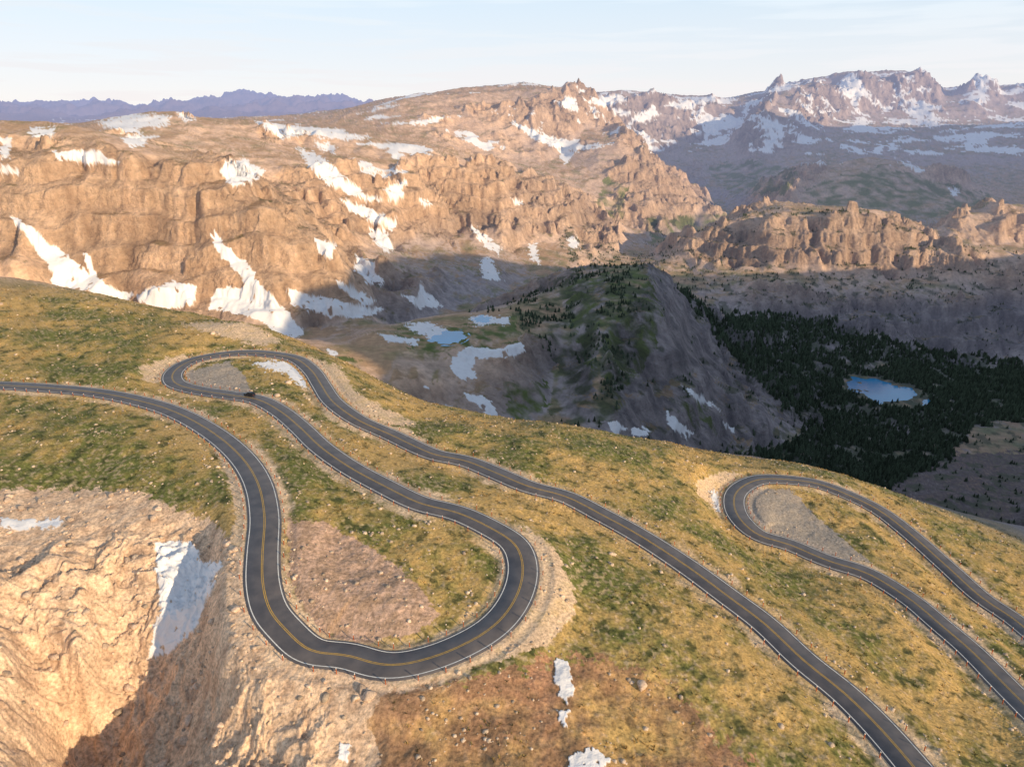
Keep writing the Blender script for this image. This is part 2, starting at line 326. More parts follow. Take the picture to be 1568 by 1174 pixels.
for p in SN_NEAR: snow|=inpoly(p,8,0,520)
snow&=rd>5.5
snow&=~((fbm(X,Y,np.where(r<500,2.,12.),2,133)>.7)&(r<2500))
GREENMID=[[(600,500),(700,500),(790,485),(800,520),(700,545),(620,530)],[(860,425),(990,410),(1015,480),(1000,540),(950,600),(900,560),(870,500)],[(480,545),(540,540),(560,590)],[(770,580),(840,590),(830,650),(780,650)],[(1040,600),(1080,615),(1100,660),(1050,640)],[(1100,690),(1200,685),(1220,710),(1100,715)],[(1200,560),(1300,545),(1330,580),(1250,600)]]
gm=np.zeros(len(X),bool)
for p in GREENMID: gm|=inpoly(p,16,560,1500)
gfar=np.zeros(len(X),bool)
for p in [[(985,335),(1060,330),(1110,325),(1140,338),(1090,352),(1000,372)],[(1080,255),(1150,245),(1230,260),(1200,300),(1120,300)],[(930,270),(960,290),(950,340),(910,315)],[(1230,290),(1340,255),(1480,285),(1560,320),(1300,345)]]: gfar|=inpoly(p,8,2500,7500)
TREES=[[(780,470),(880,412),(960,408),(960,450),(985,500),(965,560),(940,650),(870,655),(840,640),(855,560),(800,500)]]
FOREST=[[(1040,440),(1100,485),(1180,482),(1260,488),(1330,512),(1420,535),(1568,555),(1700,590),(1700,650),(1568,642),(1490,650),(1460,700),(1345,755),(1240,740),(1100,700),(1200,682),(1240,655),(1170,600),(1135,560),(1080,490)]]
tr=np.zeros(len(X),bool); fo=np.zeros(len(X),bool)
for p in TREES: tr|=inpoly(p,14,660,1400)
for p in FOREST: fo|=inpoly(p,16,800,2000)
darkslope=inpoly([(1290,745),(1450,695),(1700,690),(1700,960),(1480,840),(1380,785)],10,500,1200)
trk=inpoly([(1180,440),(1568,440),(1568,560),(1400,530),(1200,480)],20,1500,2100)|inpoly([(980,335),(1030,350),(1030,385),(990,380)],8,2300,3600)|inpoly([(700,470),(800,455),(830,475),(720,485)],8,900,1300)|inpoly([(1290,380),(1568,380),(1568,500),(1330,470)],10,1700,2100)
GR=[[(800,800),(850,840),(880,900),(880,940),(840,985),(760,1012),(680,1028),(760,985),(815,930),(830,880),(815,830)],[(470,548),(520,560),(545,600),(600,630),(642,650),(600,652),(540,622),(500,582)],
[(1065,737),(1110,720),(1135,724),(1105,750),(1105,790),(1085,772),(1070,757)],[(212,562),(260,546),(300,543),(270,560),(250,585),(220,582)],[(275,495),(380,493),(432,522),(400,530),(340,515)],
[(320,670),(370,740),(385,800),(370,860),(350,850),(360,780),(345,720)]]
gravel=np.zeros(len(X),bool)
for p in GR: gravel|=inpoly(p,7,0,560)
brown=inpoly([(440,795),(500,800),(560,835),(600,860),(640,895),(672,940),(640,968),(560,985),(500,972),(462,930),(443,880)],9,0,300)
greyg=inpoly([(1150,748),(1210,748),(1250,790),(1335,862),(1250,847),(1180,820),(1138,785)],4,0,400)|inpoly([(285,570),(350,553),(375,575),(385,603),(320,594),(288,585)],4,0,420)
rockyBL=inpoly([(-200,745),(200,750),(330,800),(378,860),(400,950),(480,1012),(610,1040),(560,1100),(600,1230),(-200,1230)],12,0,300)
reddish=inpoly([(560,1050),(760,1030),(900,1000),(1010,1040),(1150,1174),(1200,1250),(540,1250)],30,0,260)
greener=np.zeros(len(X),bool)
for p in [[(-60,500),(230,500),(300,545),(200,600),(-60,580)],[(0,612),(200,627),(340,700),(350,770),(0,745)],[(430,650),(560,740),(650,780),(600,840),(450,790)],[(640,655),(950,670),(1010,720),(850,740),(700,700)],[(600,780),(700,800),(760,860),(740,930),(660,900)]]: greener|=inpoly(p,25,0,520)
# ------------------------------------------------------------------ colours (albedo)
def c3(*c): return np.array(c,np.float32)
def mixc(a,b,t): return a+(b-a)*t[:,None]
N=len(X); one=np.ones(N,np.float32)
nA=fbm(X,Y,30,4,80); nB=fbm(X,Y,5,4,85); nC=fbm(X,Y,1.6,3,90); nD=fbm(X,Y,260,4,95)
grass=mixc(np.tile(c3(.52,.35,.135),(N,1)),c3(.16,.17,.05)[None],np.clip(.36+nA*1.0+nB*.5+.38*greener,0,1))
grass=mixc(grass,c3(.58,.43,.29)[None],sstep(.2,.7,nC+.25*nA)*.55)
grass=mixc(grass,c3(.05,.058,.026)[None],sstep(.3,.75,nB-nC*.4)*.7)
soil=mixc(np.tile(c3(.50,.27,.16),(N,1)),c3(.30,.18,.10)[None],np.clip(.5+nB,0,1))
gravelc=mixc(np.tile(c3(.80,.60,.42),(N,1)),c3(.64,.47,.32)[None],np.clip(.5+nB+nC*.5,0,1))
rockn=fbm(X,Y,3.4,3,100)
rockBL=mixc(np.tile(c3(.76,.55,.38),(N,1)),c3(.47,.32,.22)[None],np.clip(.30+rockn*.8,0,1))
near=grass
near=mixc(near,soil,reddish*np.clip(.78+nA+nB*.5,0,1))
near=mixc(near,rockBL,np.maximum(rockyBL*1.,rav*.8))
shoulder=sstep(8.0,5.6,rd+nB*2.+nC)*np.clip(.65+nA*1.4,.15,1)
near=mixc(near,gravelc,np.maximum(shoulder*.85,gravel*np.clip(.85+nB*.5,0,1)))
near=mixc(near,mixc(np.tile(c3(.58,.39,.29),(N,1)),c3(.40,.27,.19)[None],np.clip(.5+nB+nC,0,1)),brown*.95)
near=mixc(near,c3(.38,.33,.29)[None],greyg*.9)
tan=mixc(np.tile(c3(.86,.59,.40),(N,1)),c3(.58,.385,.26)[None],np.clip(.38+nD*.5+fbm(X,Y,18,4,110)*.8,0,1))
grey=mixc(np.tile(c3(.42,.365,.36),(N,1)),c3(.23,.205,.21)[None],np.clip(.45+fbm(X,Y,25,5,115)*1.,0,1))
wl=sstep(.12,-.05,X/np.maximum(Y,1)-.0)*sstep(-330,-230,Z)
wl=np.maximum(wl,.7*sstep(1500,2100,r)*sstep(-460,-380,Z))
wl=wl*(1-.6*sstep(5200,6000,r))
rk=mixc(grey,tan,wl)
meadow=mixc(np.tile(c3(.16,.17,.05),(N,1)),c3(.46,.29,.16)[None],np.clip(.5+fbm(X,Y,60,4,120)+.4*wl,0,1))
gw=sstep(.42,.18,SL+fbm(X,Y,40,4,125)*.25)
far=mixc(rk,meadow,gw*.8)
scree=sstep(.5,.1,rock)*sstep(.15,.3,SL)*(.6+.6*np.clip(fbm(X,Y,50,4,128),-.5,.6))
screec=mixc(np.tile(c3(.37,.315,.315),(N,1)),c3(.60,.43,.33)[None],wl*.8)
far=far+(screec-far)*np.clip(scree,0,1)[:,None]*.7
far=mixc(far,c3(.12,.155,.04)[None],gm*np.clip(.55+fbm(X,Y,22,4,127)*1.3,0,1))
far=mixc(far,c3(.14,.17,.055)[None],gfar*np.clip(.5+fbm(X,Y,90,5,137)*1.2,0,.9))
fveg=np.clip(.8+1.2*fbm(X,Y,24,4,129),0,1)
far=mixc(far,c3(.07,.085,.04)[None],fo*fveg)
far=mixc(far,c3(.07,.09,.035)[None],tr*np.clip(.35+1.2*fbm(X,Y,24,4,129),0,.85))
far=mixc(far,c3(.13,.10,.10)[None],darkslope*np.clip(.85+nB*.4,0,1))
kr=sstep(.08,.36,fbm(X,Y,30,4,143))*(r>700)*(r<2400)*(X>150)*sstep(1.2,.5,SL)
far=mixc(far,c3(.07,.085,.04)[None],kr*.75)
far=far*(1-.22*sstep(.1,-.5,n1)*rock)[:,None]*(1-.2*sstep(.15,-.4,n3)*rock)[:,None]  # crevice shade painted into the rock colour where the noise dips
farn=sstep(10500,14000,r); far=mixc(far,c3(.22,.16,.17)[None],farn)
isnear=1-fw
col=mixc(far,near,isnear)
hs=fbm(X,Y,380,5,130)+.35*fbm(X,Y,70,3,131)
sfar=(r>4300)&(r<14000)&(Z>-230)&(hs>.46-.24*sstep(.1,.25,X/np.maximum(Y,1)))&(SL<1.4)
smid=(r>1500)&(r<4300)&(Z>-150)&(hs>.55)&(SL<.8)
snow|=sfar|smid
col=mixc(col,c3(.86,.86,.88)[None]*(1-.12*np.clip(nB,0,1))[:,None],snow*1.)
Z=Z+np.where(snow&(r<1000),.25,0)
# ------------------------------------------------------------------ mesh helpers
def make_mesh(name,co,faces_flat,fsize,smooth=True):
    me=bpy.data.meshes.new(name); nf=len(faces_flat)//fsize
    me.vertices.add(len(co)); me.vertices.foreach_set('co',np.ascontiguousarray(co,np.float32).ravel())
    me.loops.add(len(faces_flat)); me.loops.foreach_set('vertex_index',np.ascontiguousarray(faces_flat,np.int32))
    me.polygons.add(nf); me.polygons.foreach_set('loop_start',np.arange(0,nf*fsize,fsize,dtype=np.int32))
    me.update(calc_edges=True); me.validate()
    if smooth: me.polygons.foreach_set('use_smooth',np.ones(len(me.polygons),bool))
    ob=bpy.data.objects.new(name,me); bpy.context.scene.collection.objects.link(ob); return ob
def set_col(ob,c,name='Col'):
    a=ob.data.color_attributes.new(name,'FLOAT_COLOR','POINT')
    a.data.foreach_set('color',np.concatenate([c,np.ones((len(c),1))],1).astype(np.float32).ravel() if c.shape[1]==3 else c.astype(np.float32).ravel())
def nodes(name):
    m=bpy.data.materials.new(name); m.use_nodes=True; nt=m.node_tree; nt.nodes.clear(); return m,nt
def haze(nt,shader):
    """aerial perspective painted on as bluish emission: depends only on where the surface stands in the world"""
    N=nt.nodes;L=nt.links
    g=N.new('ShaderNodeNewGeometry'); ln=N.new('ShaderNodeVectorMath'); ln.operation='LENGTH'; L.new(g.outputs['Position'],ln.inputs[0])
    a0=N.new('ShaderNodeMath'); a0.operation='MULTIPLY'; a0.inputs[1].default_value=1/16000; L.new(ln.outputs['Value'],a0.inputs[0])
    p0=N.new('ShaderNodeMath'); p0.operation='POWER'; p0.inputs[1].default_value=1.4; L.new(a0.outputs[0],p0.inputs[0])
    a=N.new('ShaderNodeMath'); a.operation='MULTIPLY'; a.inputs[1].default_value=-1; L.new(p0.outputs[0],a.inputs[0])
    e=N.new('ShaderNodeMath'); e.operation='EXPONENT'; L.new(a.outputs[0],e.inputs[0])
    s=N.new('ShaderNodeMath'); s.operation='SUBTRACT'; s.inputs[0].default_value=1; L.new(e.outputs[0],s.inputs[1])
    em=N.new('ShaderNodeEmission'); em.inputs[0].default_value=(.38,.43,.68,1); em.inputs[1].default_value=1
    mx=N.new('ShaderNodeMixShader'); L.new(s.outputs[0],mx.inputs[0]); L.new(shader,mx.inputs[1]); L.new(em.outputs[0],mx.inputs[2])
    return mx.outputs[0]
# terrain material
m,nt=nodes('terrain_ground'); NN=nt.nodes; L=nt.links
at=NN.new('ShaderNodeAttribute'); at.attribute_name='Col'
ms=NN.new('ShaderNodeAttribute'); ms.attribute_name='Mask'
sep=NN.new('ShaderNodeSeparateColor'); L.new(ms.outputs['Color'],sep.inputs[0])
tc=NN.new('ShaderNodeNewGeometry')
n0=NN.new('ShaderNodeTexNoise'); n0.inputs['Scale'].default_value=1.3; n0.inputs['Detail'].default_value=4; n0.inputs['Roughness'].default_value=.7; L.new(tc.outputs['Position'],n0.inputs['Vector'])
n2=NN.new('ShaderNodeTexNoise'); n2.inputs['Scale'].default_value=.11; n2.inputs['Detail'].default_value=5; n2.inputs['Roughness'].default_value=.72; L.new(tc.outputs['Position'],n2.inputs['Vector'])
mr=NN.new('ShaderNodeMapRange'); mr.inputs['From Min'].default_value=.3; mr.inputs['From Max'].default_value=.7; mr.inputs['To Min'].default_value=.5; mr.inputs['To Max'].default_value=1.5; L.new(n0.outputs['Fac'],mr.inputs['Value'])
mr2=NN.new('ShaderNodeMapRange'); mr2.inputs['From Min'].default_value=.3; mr2.inputs['From Max'].default_value=.7; mr2.inputs['To Min'].default_value=.72; mr2.inputs['To Max'].default_value=1.25; L.new(n2.outputs['Fac'],mr2.inputs['Value'])
mixn=NN.new('ShaderNodeMix'); mixn.data_type='FLOAT'; L.new(sep.outputs['Green'],mixn.inputs['Factor']); L.new(mr.outputs[0],mixn.inputs['A']); L.new(mr2.outputs[0],mixn.inputs['B'])
snm=NN.new('ShaderNodeMix'); snm.data_type='FLOAT'; L.new(sep.outputs['Red'],snm.inputs['Factor']); L.new(mixn.outputs['Result'],snm.inputs['A']); snm.inputs['B'].default_value=1
vm=NN.new('ShaderNodeVectorMath'); vm.operation='SCALE'; L.new(at.outputs['Color'],vm.inputs[0]); L.new(snm.outputs['Result'],vm.inputs['Scale'])
bs=NN.new('ShaderNodeBsdfPrincipled'); bs.inputs['Roughness'].default_value=.9; bs.inputs['Specular IOR Level'].default_value=.1
L.new(vm.outputs[0],bs.inputs['Base Color'])
b1=NN.new('ShaderNodeBump'); b1.inputs['Distance'].default_value=.3; b1.inputs['Strength'].default_value=.75; L.new(n0.outputs['Fac'],b1.inputs['Height'])
b2=NN.new('ShaderNodeBump'); b2.inputs['Distance'].default_value=14; L.new(n2.outputs['Fac'],b2.inputs['Height']); L.new(sep.outputs['Blue'],b2.inputs['Strength']); L.new(b1.outputs[0],b2.inputs['Normal'])
L.new(b2.outputs[0],bs.inputs['Normal'])
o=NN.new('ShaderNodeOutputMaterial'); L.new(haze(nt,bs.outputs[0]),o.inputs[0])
# terrain mesh
co=np.stack([X,Y,Z+CAMH],1)
co=np.vstack([co,[0,0,float(Z[::NROW].mean())+CAMH]])
idx=np.arange(NC*NROW).reshape(NC,NROW); nx=np.roll(idx,-1,0)
quads=np.stack([idx[:,:-1],nx[:,:-1],nx[:,1:],idx[:,1:]],-1).reshape(-1,4)[:,::-1]
cen=NC*NROW
tri=np.stack([np.full(NC,cen),idx[:,0],nx[:,0]],1)[:,::-1]
me=bpy.data.meshes.new('mountain_terrain'); me.vertices.add(len(co)); me.vertices.foreach_set('co',co.astype(np.float32).ravel())
fl=np.concatenate([quads.ravel(),tri.ravel()]).astype(np.int32); me.loops.add(len(fl)); me.loops.foreach_set('vertex_index',fl)
ls=np.concatenate([np.arange(len(quads))*4,len(quads)*4+np.arange(NC)*3]).astype(np.int32); me.polygons.add(len(ls)); me.polygons.foreach_set('loop_start',ls)
me.update(calc_edges=True); me.polygons.foreach_set('use_smooth',np.ones(len(ls),bool))
terr=bpy.data.objects.new('mountain_terrain',me); bpy.context.scene.collection.objects.link(terr)
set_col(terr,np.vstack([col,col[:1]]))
mk=np.stack([snow*1.,sstep(350,700,r),np.where(snow,.08,fw*(.2+.6*rock)),one],1); set_col(terr,np.vstack([mk,mk[:1]]),'Mask')
me.materials.append(m)
print('terrain',len(co))
# ------------------------------------------------------------------ simple materials
def simple(name,colr,rough=.8,vary=None,scale=2.,metal=0,usehaze=False):
    m,nt=nodes(name); N_=nt.nodes; L=nt.links
    b=N_.new('ShaderNodeBsdfPrincipled'); b.inputs['Roughness'].default_value=rough; b.inputs['Metallic'].default_value=metal
    if vary:
        g=N_.new('ShaderNodeNewGeometry'); n=N_.new('ShaderNodeTexNoise'); n.inputs['Scale'].default_value=scale; n.inputs['Detail'].default_value=6; L.new(g.outputs['Position'],n.inputs['Vector'])
        cr=N_.new('ShaderNodeValToRGB'); cr.color_ramp.elements[0].position=.35; cr.color_ramp.elements[1].position=.68
        cr.color_ramp.elements[0].color=(*colr,1); cr.color_ramp.elements[1].color=(*vary,1); L.new(n.outputs['Fac'],cr.inputs[0]); L.new(cr.outputs[0],b.inputs['Base Color'])
    else: b.inputs['Base Color'].default_value=(*colr,1)
    o=N_.new('ShaderNodeOutputMaterial'); L.new(haze(nt,b.outputs[0]) if usehaze else b.outputs[0],o.inputs[0]); return m
def attrmat(name,rough=.85):
    m,nt=nodes(name); N_=nt.nodes; L=nt.links
    b=N_.new('ShaderNodeBsdfPrincipled'); b.inputs['Roughness'].default_value=rough; b.inputs['Specular IOR Level'].default_value=.2
    a=N_.new('ShaderNodeAttribute'); a.attribute_name='Col'; g=N_.new('ShaderNodeNewGeometry'); n=N_.new('ShaderNodeTexNoise'); n.inputs['Scale'].default_value=3; L.new(g.outputs['Position'],n.inputs['Vector'])
    mr=N_.new('ShaderNodeMapRange'); mr.inputs['From Min'].default_value=.3; mr.inputs['From Max'].default_value=.7; mr.inputs['To Min'].default_value=.7; mr.inputs['To Max'].default_value=1.3; L.new(n.outputs['Fac'],mr.inputs['Value'])
    v=N_.new('ShaderNodeVectorMath'); v.operation='SCALE'; L.new(a.outputs['Color'],v.inputs[0]); L.new(mr.outputs[0],v.inputs['Scale']); L.new(v.outputs[0],b.inputs['Base Color'])
    o=N_.new('ShaderNodeOutputMaterial'); L.new(b.outputs[0],o.inputs[0]); return m
asphalt=simple('asphalt',(.075,.073,.082),.5,(.13,.118,.12),.3)
white=simple('white_road_paint',(.78,.78,.76),.6,(.6,.6,.58),1.5)
yellow=simple('yellow_road_paint',(.62,.38,.06),.6,(.40,.26,.07),1.5)
def normals2d(P):
    t=np.gradient(P[:,:2],axis=0); t/=np.linalg.norm(t,axis=1)[:,None]; return np.stack([t[:,1],-t[:,0]],1)
def strip(name,P,offs,zo,mat,parent=None):
    nrm=normals2d(P); k=len(offs); rows=[]
    for o_,z_ in zip(offs,zo): rows.append(np.column_stack([P[:,:2]+nrm*o_,P[:,2]+z_+CAMH]))
    co=np.stack(rows,1).reshape(-1,3); n_=len(P); id_=np.arange(n_*k).reshape(n_,k)
    q=np.stack([id_[:-1,:-1],id_[:-1,1:],id_[1:,1:],id_[1:,:-1]],-1).reshape(-1,4)
    ob=make_mesh(name,co,q.ravel(),4); ob.data.materials.append(mat)
    if parent: ob.parent=parent
    return ob
HW=4.1
for P in (RA,RB):
    e=bpy.data.objects.new('mountain_road',None); bpy.context.scene.collection.objects.link(e)
    strip('asphalt_surface',P,[-HW-.35,-HW,0,HW,HW+.35],[-.5,0,.05,0,-.5],asphalt,e)
    zc=lambda o:.05*(1-abs(o)/HW)
    for o_ in (-3.6,3.6): strip('edge_line',P,[o_-.11,o_+.11],[zc(o_)+.02]*2,white,e)
    for o_ in (-.17,.17): strip('centre_line',P,[o_-.08,o_+.08],[zc(o_)+.02]*2,yellow,e)
# ------------------------------------------------------------------ scattered meshes
def scatter(name,tv,tf,pos,scale,rot,colr,mat,tcol=None,smooth=False):
    n_=len(pos); c,s=np.cos(rot),np.sin(rot)
    v=tv[None]*scale[:,None,:]; x=v[...,0]*c[:,None]-v[...,1]*s[:,None]; y=v[...,0]*s[:,None]+v[...,1]*c[:,None]
    co=np.stack([x,y,v[...,2]],-1)+pos[:,None]
    f=(tf[None]+(np.arange(n_)*len(tv))[:,None,None]).reshape(-1)
    ob=make_mesh(name,co.reshape(-1,3),f,tf.shape[1],smooth)
    cc=np.repeat(colr[:,None],len(tv),1)
    if tcol is not None: cc=cc*tcol[None,:,None] if tcol.ndim==1 else np.where(tcol[None,:,3:4]>0,tcol[None,:,:3],cc)
    set_col(ob,cc.reshape(-1,3)); ob.data.materials.append(mat); return ob
import bmesh
def ico(s):
    bm=bmesh.new(); bmesh.ops.create_icosphere(bm,subdivisions=s,radius=1)
    a=np.array([v.co[:] for v in bm.verts]); b=np.array([[v.index for v in f.verts] for f in bm.faces]); bm.free(); return a,b
rm_=attrmat('granite_rock')
def pick(mask,dens,seed,mx):
    g=np.random.default_rng(seed); p=np.minimum(cell*dens,1)*mask; k=np.where(g.random(N)<p)[0]
    if len(k)>mx: k=g.choice(k,mx,replace=False)
    return k,g
clump=sstep(.0,.5,fbm(X,Y,14,3,140))
nearv=(infront)&(fw<.4)&(rd>6.0)&(~snow)
leftrocks=inpoly([(0,620),(200,640),(330,700),(360,760),(200,745),(0,740)],10,0,400)
inner=inpoly([(430,740),(560,760),(700,800),(770,870),(740,940),(680,950),(600,860),(480,800)],10,0,400)
dens=.015+.16*clump*(reddish|leftrocks|inner)+.10*(rockyBL)*clump+.03*clump+.05*gravel+.10*brown+.10*(rd<9)
k,g=pick(nearv*1.,dens,11,58000)
iv,itf=ico(1)
for s_ in range(3):
    kk=k[s_::3]; tv=iv*(1+.24*np.random.default_rng(s_).normal(size=(len(iv),1))); 
    n_=len(kk); sz=(.16+.28*g.random(n_)**3.2*1.8)*(1+.6*rockyBL[kk]*g.random(n_)**2)
    sc=np.stack([sz*(.8+.5*g.random(n_)),sz*(.8+.5*g.random(n_)),sz*(.5+.35*g.random(n_))],1)
    pos=np.stack([X[kk],Y[kk],Z[kk]+CAMH+sz*.1],1)
    cl=c3(.58,.46,.35)[None]*(.5+.7*g.random((n_,1)))
    scatter('scattered_rocks',tv,itf,pos,sc,g.random(n_)*6.28,cl,rm_)
# boulders in the ravine
k,g=pick(nearv*1.,.05*rockyBL*clump+.02*rockyBL+.0006,15,9000); iv,itf=ico(2)
for s_ in range(3):
    kk=k[s_::3]; rs=np.random.default_rng(s_+40); tv=iv.copy()
    for _ in range(7):
        d_=rs.normal(size=3); d_/=np.linalg.norm(d_); h_=.5+.35*rs.random(); pr=tv@d_; tv=tv-np.maximum(pr-h_,0)[:,None]*d_
    n_=len(kk); sz=.35+1.1*g.random(n_)**3
    sc=np.stack([sz*(.8+.6*g.random(n_)),sz*(.8+.5*g.random(n_)),sz*(.6+.4*g.random(n_))],1)
    scatter('boulders',tv,itf,np.stack([X[kk],Y[kk],Z[kk]+CAMH+sz*.15],1),sc,g.random(n_)*6.28,c3(.66,.50,.38)[None]*(.6+.5*g.random((n_,1))),rm_)
# alpine shrubs / tussocks
gl=attrmat('alpine_tussock')
def tuft(seed):
    g=np.random.default_rng(seed); v=[];f=[]
    for i in range(10):
        a=g.random()*6.28; rr_=.55*g.random(); b=np.array([rr_*math.cos(a),rr_*math.sin(a),0]); w_=.15
        t=b*1.7+np.array([0,0,.45+.4*g.random()]); d=np.array([-math.sin(a),math.cos(a),0])*w_
        v+=[b-d,b+d,t]; f.append([3*i,3*i+1,3*i+2])
    return np.array(v),np.array(f)
k,g=pick((nearv&(~gravel)&(~brown)&(~greyg)&(~rockyBL))*1.,.03+.22*sstep(-.1,.5,fbm(X,Y,11,3,150)),12,50000)
tv,tf=tuft(1); n_=len(k); sz=(.35+.5*g.random(n_))
gc=grass[k]*(.4+.9*g.random((n_,1)))
scatter('alpine_grass_tussocks',tv,tf,np.stack([X[k],Y[k],Z[k]+CAMH-.03],1),np.stack([sz,sz,sz*.8],1),g.random(n_)*6.28,gc,gl)
# conifers
def conifer(seed):
    g=np.random.default_rng(seed); v=[];f=[];c=[]
    for i in range(4):
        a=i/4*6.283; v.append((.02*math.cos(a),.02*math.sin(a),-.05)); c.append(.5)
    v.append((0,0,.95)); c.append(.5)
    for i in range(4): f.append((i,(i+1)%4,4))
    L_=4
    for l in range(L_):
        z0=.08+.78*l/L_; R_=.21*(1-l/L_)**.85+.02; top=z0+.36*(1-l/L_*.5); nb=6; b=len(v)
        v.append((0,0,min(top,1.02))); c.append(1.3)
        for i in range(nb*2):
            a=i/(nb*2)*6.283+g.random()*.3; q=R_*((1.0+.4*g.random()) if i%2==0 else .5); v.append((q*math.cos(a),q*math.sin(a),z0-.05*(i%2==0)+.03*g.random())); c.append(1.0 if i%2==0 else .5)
        for i in range(nb*2): f.append((b,b+1+i,b+1+(i+1)%(nb*2)))
    return np.array(v),np.array(f),np.array(c)
cm=attrmat('conifer_foliage')
lakem=np.zeros(N,bool)
for (lx,ly,lz,a,b) in LAKES: lakem|=(np.hypot((X-lx)/a,(Y-ly)/b)<1.6)&(Z<lz+1.5)
glade=sstep(-.65,-.2,fbm(X,Y,60,3,160))
fm=(fo*glade+(tr*sstep(.05,.45,fbm(X,Y,45,3,161))*.6))*(~lakem)*(~snow)
k,g=pick(fm,.045,21,22000)
k2,_=pick(trk*sstep(.15,.5,fbm(X,Y,40,3,162))*(~snow),.006,22,2500)
k3,_=pick(sstep(.3,.6,kr)*(~fo)*(~snow)*(~lakem)*1.,.006,23,4000)
k=np.concatenate([k,k2,k3])
for s_ in range(2):
    kk=k[s_::2]; tv,tf,tcl=conifer(s_+3); n_=len(kk); h=7+8*g.random(n_); h=np.where(tr[kk]|(~fo[kk]),h*.6,h)
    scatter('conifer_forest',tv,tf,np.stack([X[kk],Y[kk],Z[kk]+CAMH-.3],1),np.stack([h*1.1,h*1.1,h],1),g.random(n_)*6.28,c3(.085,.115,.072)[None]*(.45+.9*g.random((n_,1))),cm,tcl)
print('trees',len(k))
# ------------------------------------------------------------------ lakes
water=simple('lake_water',(.04,.26,.52),.12,(.06,.33,.62),.02)
for (lx,ly,lz,a,b) in LAKES:
    t=np.linspace(0,2*np.pi,48,endpoint=False); co=np.stack([lx+1.65*a*np.cos(t),ly+1.65*b*np.sin(t),np.full(48,lz+CAMH+.25)],1)
    me=bpy.data.meshes.new('lake'); me.from_pydata(co.tolist(),[],[list(range(48))]); ob=bpy.data.objects.new('lake',me); bpy.context.scene.collection.objects.link(ob); me.materials.append(water)
# ------------------------------------------------------------------ marker posts
bv=np.array([(x,y,z) for z in (-.3,1.) for x,y in ((-1,-1),(1,-1),(1,1),(-1,1))],float)*np.array([.075,.075,1.25])
bv=np.vstack([bv,bv[4:]*np.array([1.2,1.2,1]),bv[4:]*np.array([1.2,1.2,1])+np.array([0,0,.25])])
bf=np.array([(0,1,5,4),(1,2,6,5),(2,3,7,6),(3,0,4,7),(8,9,13,12),(9,10,14,13),(10,11,15,14),(11,8,12,15),(12,13,14,15),(8,11,10,9)])
tcl=np.zeros((16,4)); tcl[8:]=(.75,.7,.65,1)
pp=[]
for P in (RA,RB):
    nr=normals2d(P)
    for sd in (-1,1):
        for i in range(4,len(P)-4,5): pp.append((P[i,0]+nr[i,0]*sd*5.0,P[i,1]+nr[i,1]*sd*5.0,P[i,2]-.2+CAMH))
pp=np.array(pp); n_=len(pp)
dd,_=rfield(pp[:,0],pp[:,1]); pp=pp[dd>4.5]; n_=len(pp)
scatter('roadside_marker_posts',bv,bf,pp,np.ones((n_,3)),np.zeros(n_),np.tile(c3(.42,.10,.03),(n_,1)),attrmat('marker_post_paint'),tcl)
# ------------------------------------------------------------------ car
def boxpart(name,loops,mat,parent):
    v=[];f=[]
    for x,hw,zl,zh in loops: v+=[(x,-hw,zl),(x,hw,zl),(x,hw*.93,zh),(x,-hw*.93,zh)]
    for i in range(len(loops)-1):
        a=4*i; 
        for j in range(4): f.append((a+j,a+(j+1)%4,a+4+(j+1)%4,a+4+j))
    f.append((3,2,1,0)); e_=4*(len(loops)-1); f.append((e_,e_+1,e_+2,e_+3))
    me=bpy.data.meshes.new(name); me.from_pydata(v,[],f); ob=bpy.data.objects.new(name,me); bpy.context.scene.collection.objects.link(ob); me.materials.append(mat); ob.parent=parent
    bv_=ob.modifiers.new('bevel','BEVEL'); bv_.width=.05; bv_.segments=2
    return ob
car=bpy.data.objects.new('dark_car',None); bpy.context.scene.collection.objects.link(car)
paint=simple('car_paint',(.02,.02,.025),.25); glass=simple('car_glass',(.01,.012,.015),.08); rub=simple('tyre_rubber',(.015,.015,.015),.8); lampm=simple('tail_lamp',(.4,.02,.01),.3)
boxpart('body',[(-2.3,.80,.45,.85),(-2.1,.90,.30,1.0),(-.9,.92,.25,1.02),(.9,.92,.25,1.0),(1.9,.90,.3,.9),(2.3,.78,.42,.72)],paint,car)
boxpart('cabin_glass',[(-2.0,.78,1.0,1.05),(-1.5,.80,1.0,1.52),(.3,.80,1.0,1.52),(1.05,.78,1.0,1.03)],glass,car)
boxpart('roof',[(-1.55,.74,1.52,1.57),(-.6,.76,1.53,1.62),(.35,.74,1.52,1.57)],paint,car)
for x in (-1.4,1.4):
    for y in (-.88,.88):
        bpy.ops.mesh.primitive_cylinder_add(radius=.36,depth=.24,vertices=20,location=(x,y,.36),rotation=(math.pi/2,0,0)); w_=bpy.context.object; w_.name='wheel'; w_.data.materials.append(rub); w_.parent=car
for y in (-.65,.65): boxpart('tail_lamp',[(-2.34,.13,.7,.84),(-2.26,.13,.7,.84)],lampm,car).location=(0,y,0)
q=raycast([(372,611)])[0]; i=int(np.argmin(np.hypot(RA[:,0]-q[0],RA[:,1]-q[1]))); nr=normals2d(RA); tg_=RA[i+1]-RA[i-1]
car.location=(RA[i,0]+nr[i,0]*1.8,RA[i,1]+nr[i,1]*1.8,RA[i,2]+CAMH+.03); car.rotation_euler=(0,0,math.atan2(tg_[1],tg_[0]))
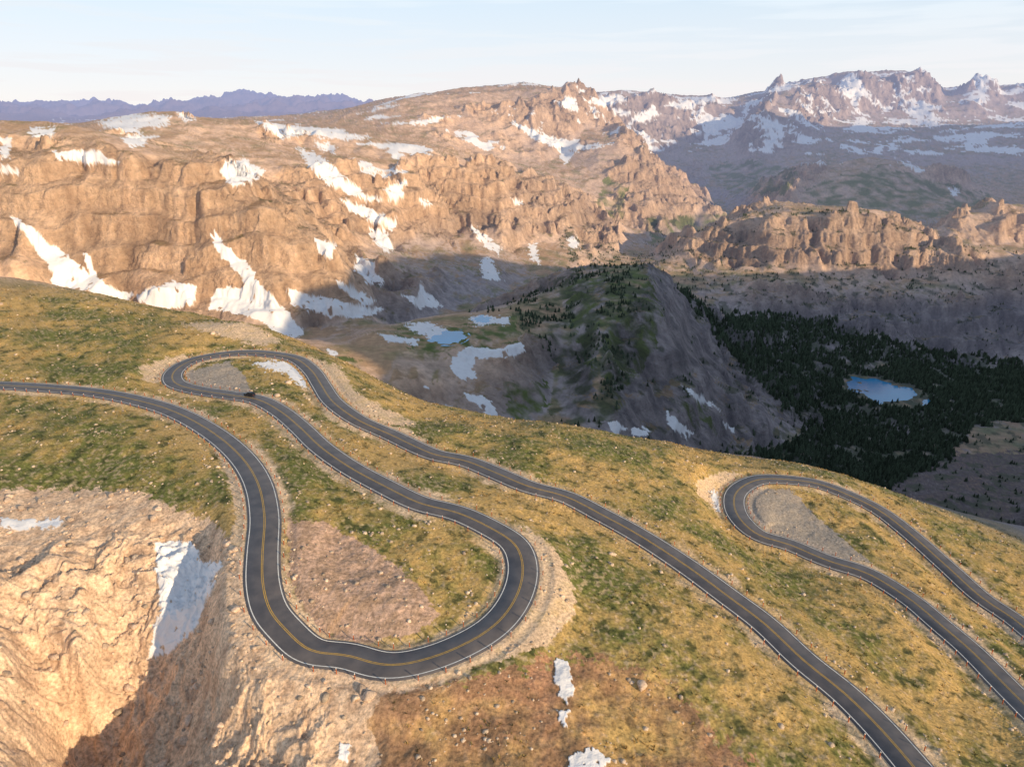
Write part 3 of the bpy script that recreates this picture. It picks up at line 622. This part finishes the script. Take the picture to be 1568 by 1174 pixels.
# ------------------------------------------------------------------ sky, sun, camera
w=bpy.data.worlds.new('World'); bpy.context.scene.world=w; w.use_nodes=True; nt=w.node_tree; N_=nt.nodes; L=nt.links
bg=N_['Background']; sk=N_.new('ShaderNodeTexSky'); sk.sky_type='NISHITA'; sk.sun_disc=False; sk.sun_elevation=SEL; sk.sun_rotation=SAZ; sk.altitude=3000; sk.air_density=1.0; sk.dust_density=1.5; sk.ozone_density=1
# pale veil added to lift sky light, densest towards the horizon, with faint wisps
tcn=N_.new('ShaderNodeTexCoord'); sx_=N_.new('ShaderNodeSeparateXYZ'); L.new(tcn.outputs['Generated'],sx_.inputs[0])
cr=N_.new('ShaderNodeValToRGB'); L.new(sx_.outputs['Z'],cr.inputs[0]); el=cr.color_ramp.elements; el[0].position=0; el[0].color=(.95,.95,.95,1); el[1].position=.6; el[1].color=(.2,.2,.2,1); e_=el.new(.2); e_.color=(.8,.8,.8,1)
mp=N_.new('ShaderNodeMapping'); mp.inputs['Scale'].default_value=(3,3,45); L.new(tcn.outputs['Generated'],mp.inputs[0])
nz=N_.new('ShaderNodeTexNoise'); nz.inputs['Scale'].default_value=1.6; nz.inputs['Detail'].default_value=7; L.new(mp.outputs[0],nz.inputs['Vector'])
cr2=N_.new('ShaderNodeValToRGB'); L.new(nz.outputs['Fac'],cr2.inputs[0]); cr2.color_ramp.elements[0].position=.5; cr2.color_ramp.elements[0].color=(0,0,0,1); cr2.color_ramp.elements[1].position=.75; cr2.color_ramp.elements[1].color=(.3,.3,.3,1)
ad=N_.new('ShaderNodeMath'); ad.operation='ADD'; ad.use_clamp=True; L.new(cr.outputs[0],ad.inputs[0]); L.new(cr2.outputs[0],ad.inputs[1])
vc=N_.new('ShaderNodeValToRGB'); L.new(sx_.outputs['Z'],vc.inputs[0]); vc.color_ramp.elements[0].position=0; vc.color_ramp.elements[0].color=(.98,.90,.87,1); vc.color_ramp.elements[1].position=.14; vc.color_ramp.elements[1].color=(.80,.91,1.0,1)
sc_=N_.new('ShaderNodeVectorMath'); sc_.operation='SCALE'; sc_.inputs['Scale'].default_value=1/.15; L.new(vc.outputs[0],sc_.inputs[0])
mx=N_.new('ShaderNodeMix'); mx.data_type='RGBA'; L.new(ad.outputs[0],mx.inputs['Factor']); L.new(sk.outputs[0],mx.inputs['A']); L.new(sc_.outputs[0],mx.inputs['B'])
L.new(mx.outputs['Result'],bg.inputs[0]); bg.inputs[1].default_value=.15
ld=bpy.data.lights.new('sun','SUN'); ld.energy=5; ld.angle=math.radians(.5); ld.color=(1,.76,.47)
lo=bpy.data.objects.new('sun',ld); bpy.context.scene.collection.objects.link(lo)
dr=Vector((sx*math.cos(SEL),sy*math.cos(SEL),math.sin(SEL))); lo.rotation_euler=(-dr).to_track_quat('-Z','Y').to_euler()
cd=bpy.data.cameras.new('camera'); cd.sensor_width=36; cd.lens=36*F/1568; cd.clip_start=1; cd.clip_end=120000
cam=bpy.data.objects.new('camera',cd); bpy.context.scene.collection.objects.link(cam); cam.location=(0,0,CAMH); cam.rotation_euler=(math.pi/2-PT,0,0)
bpy.context.scene.camera=cam
s=bpy.context.scene; s.view_settings.view_transform='Standard'; s.view_settings.look='None'; s.view_settings.exposure=0
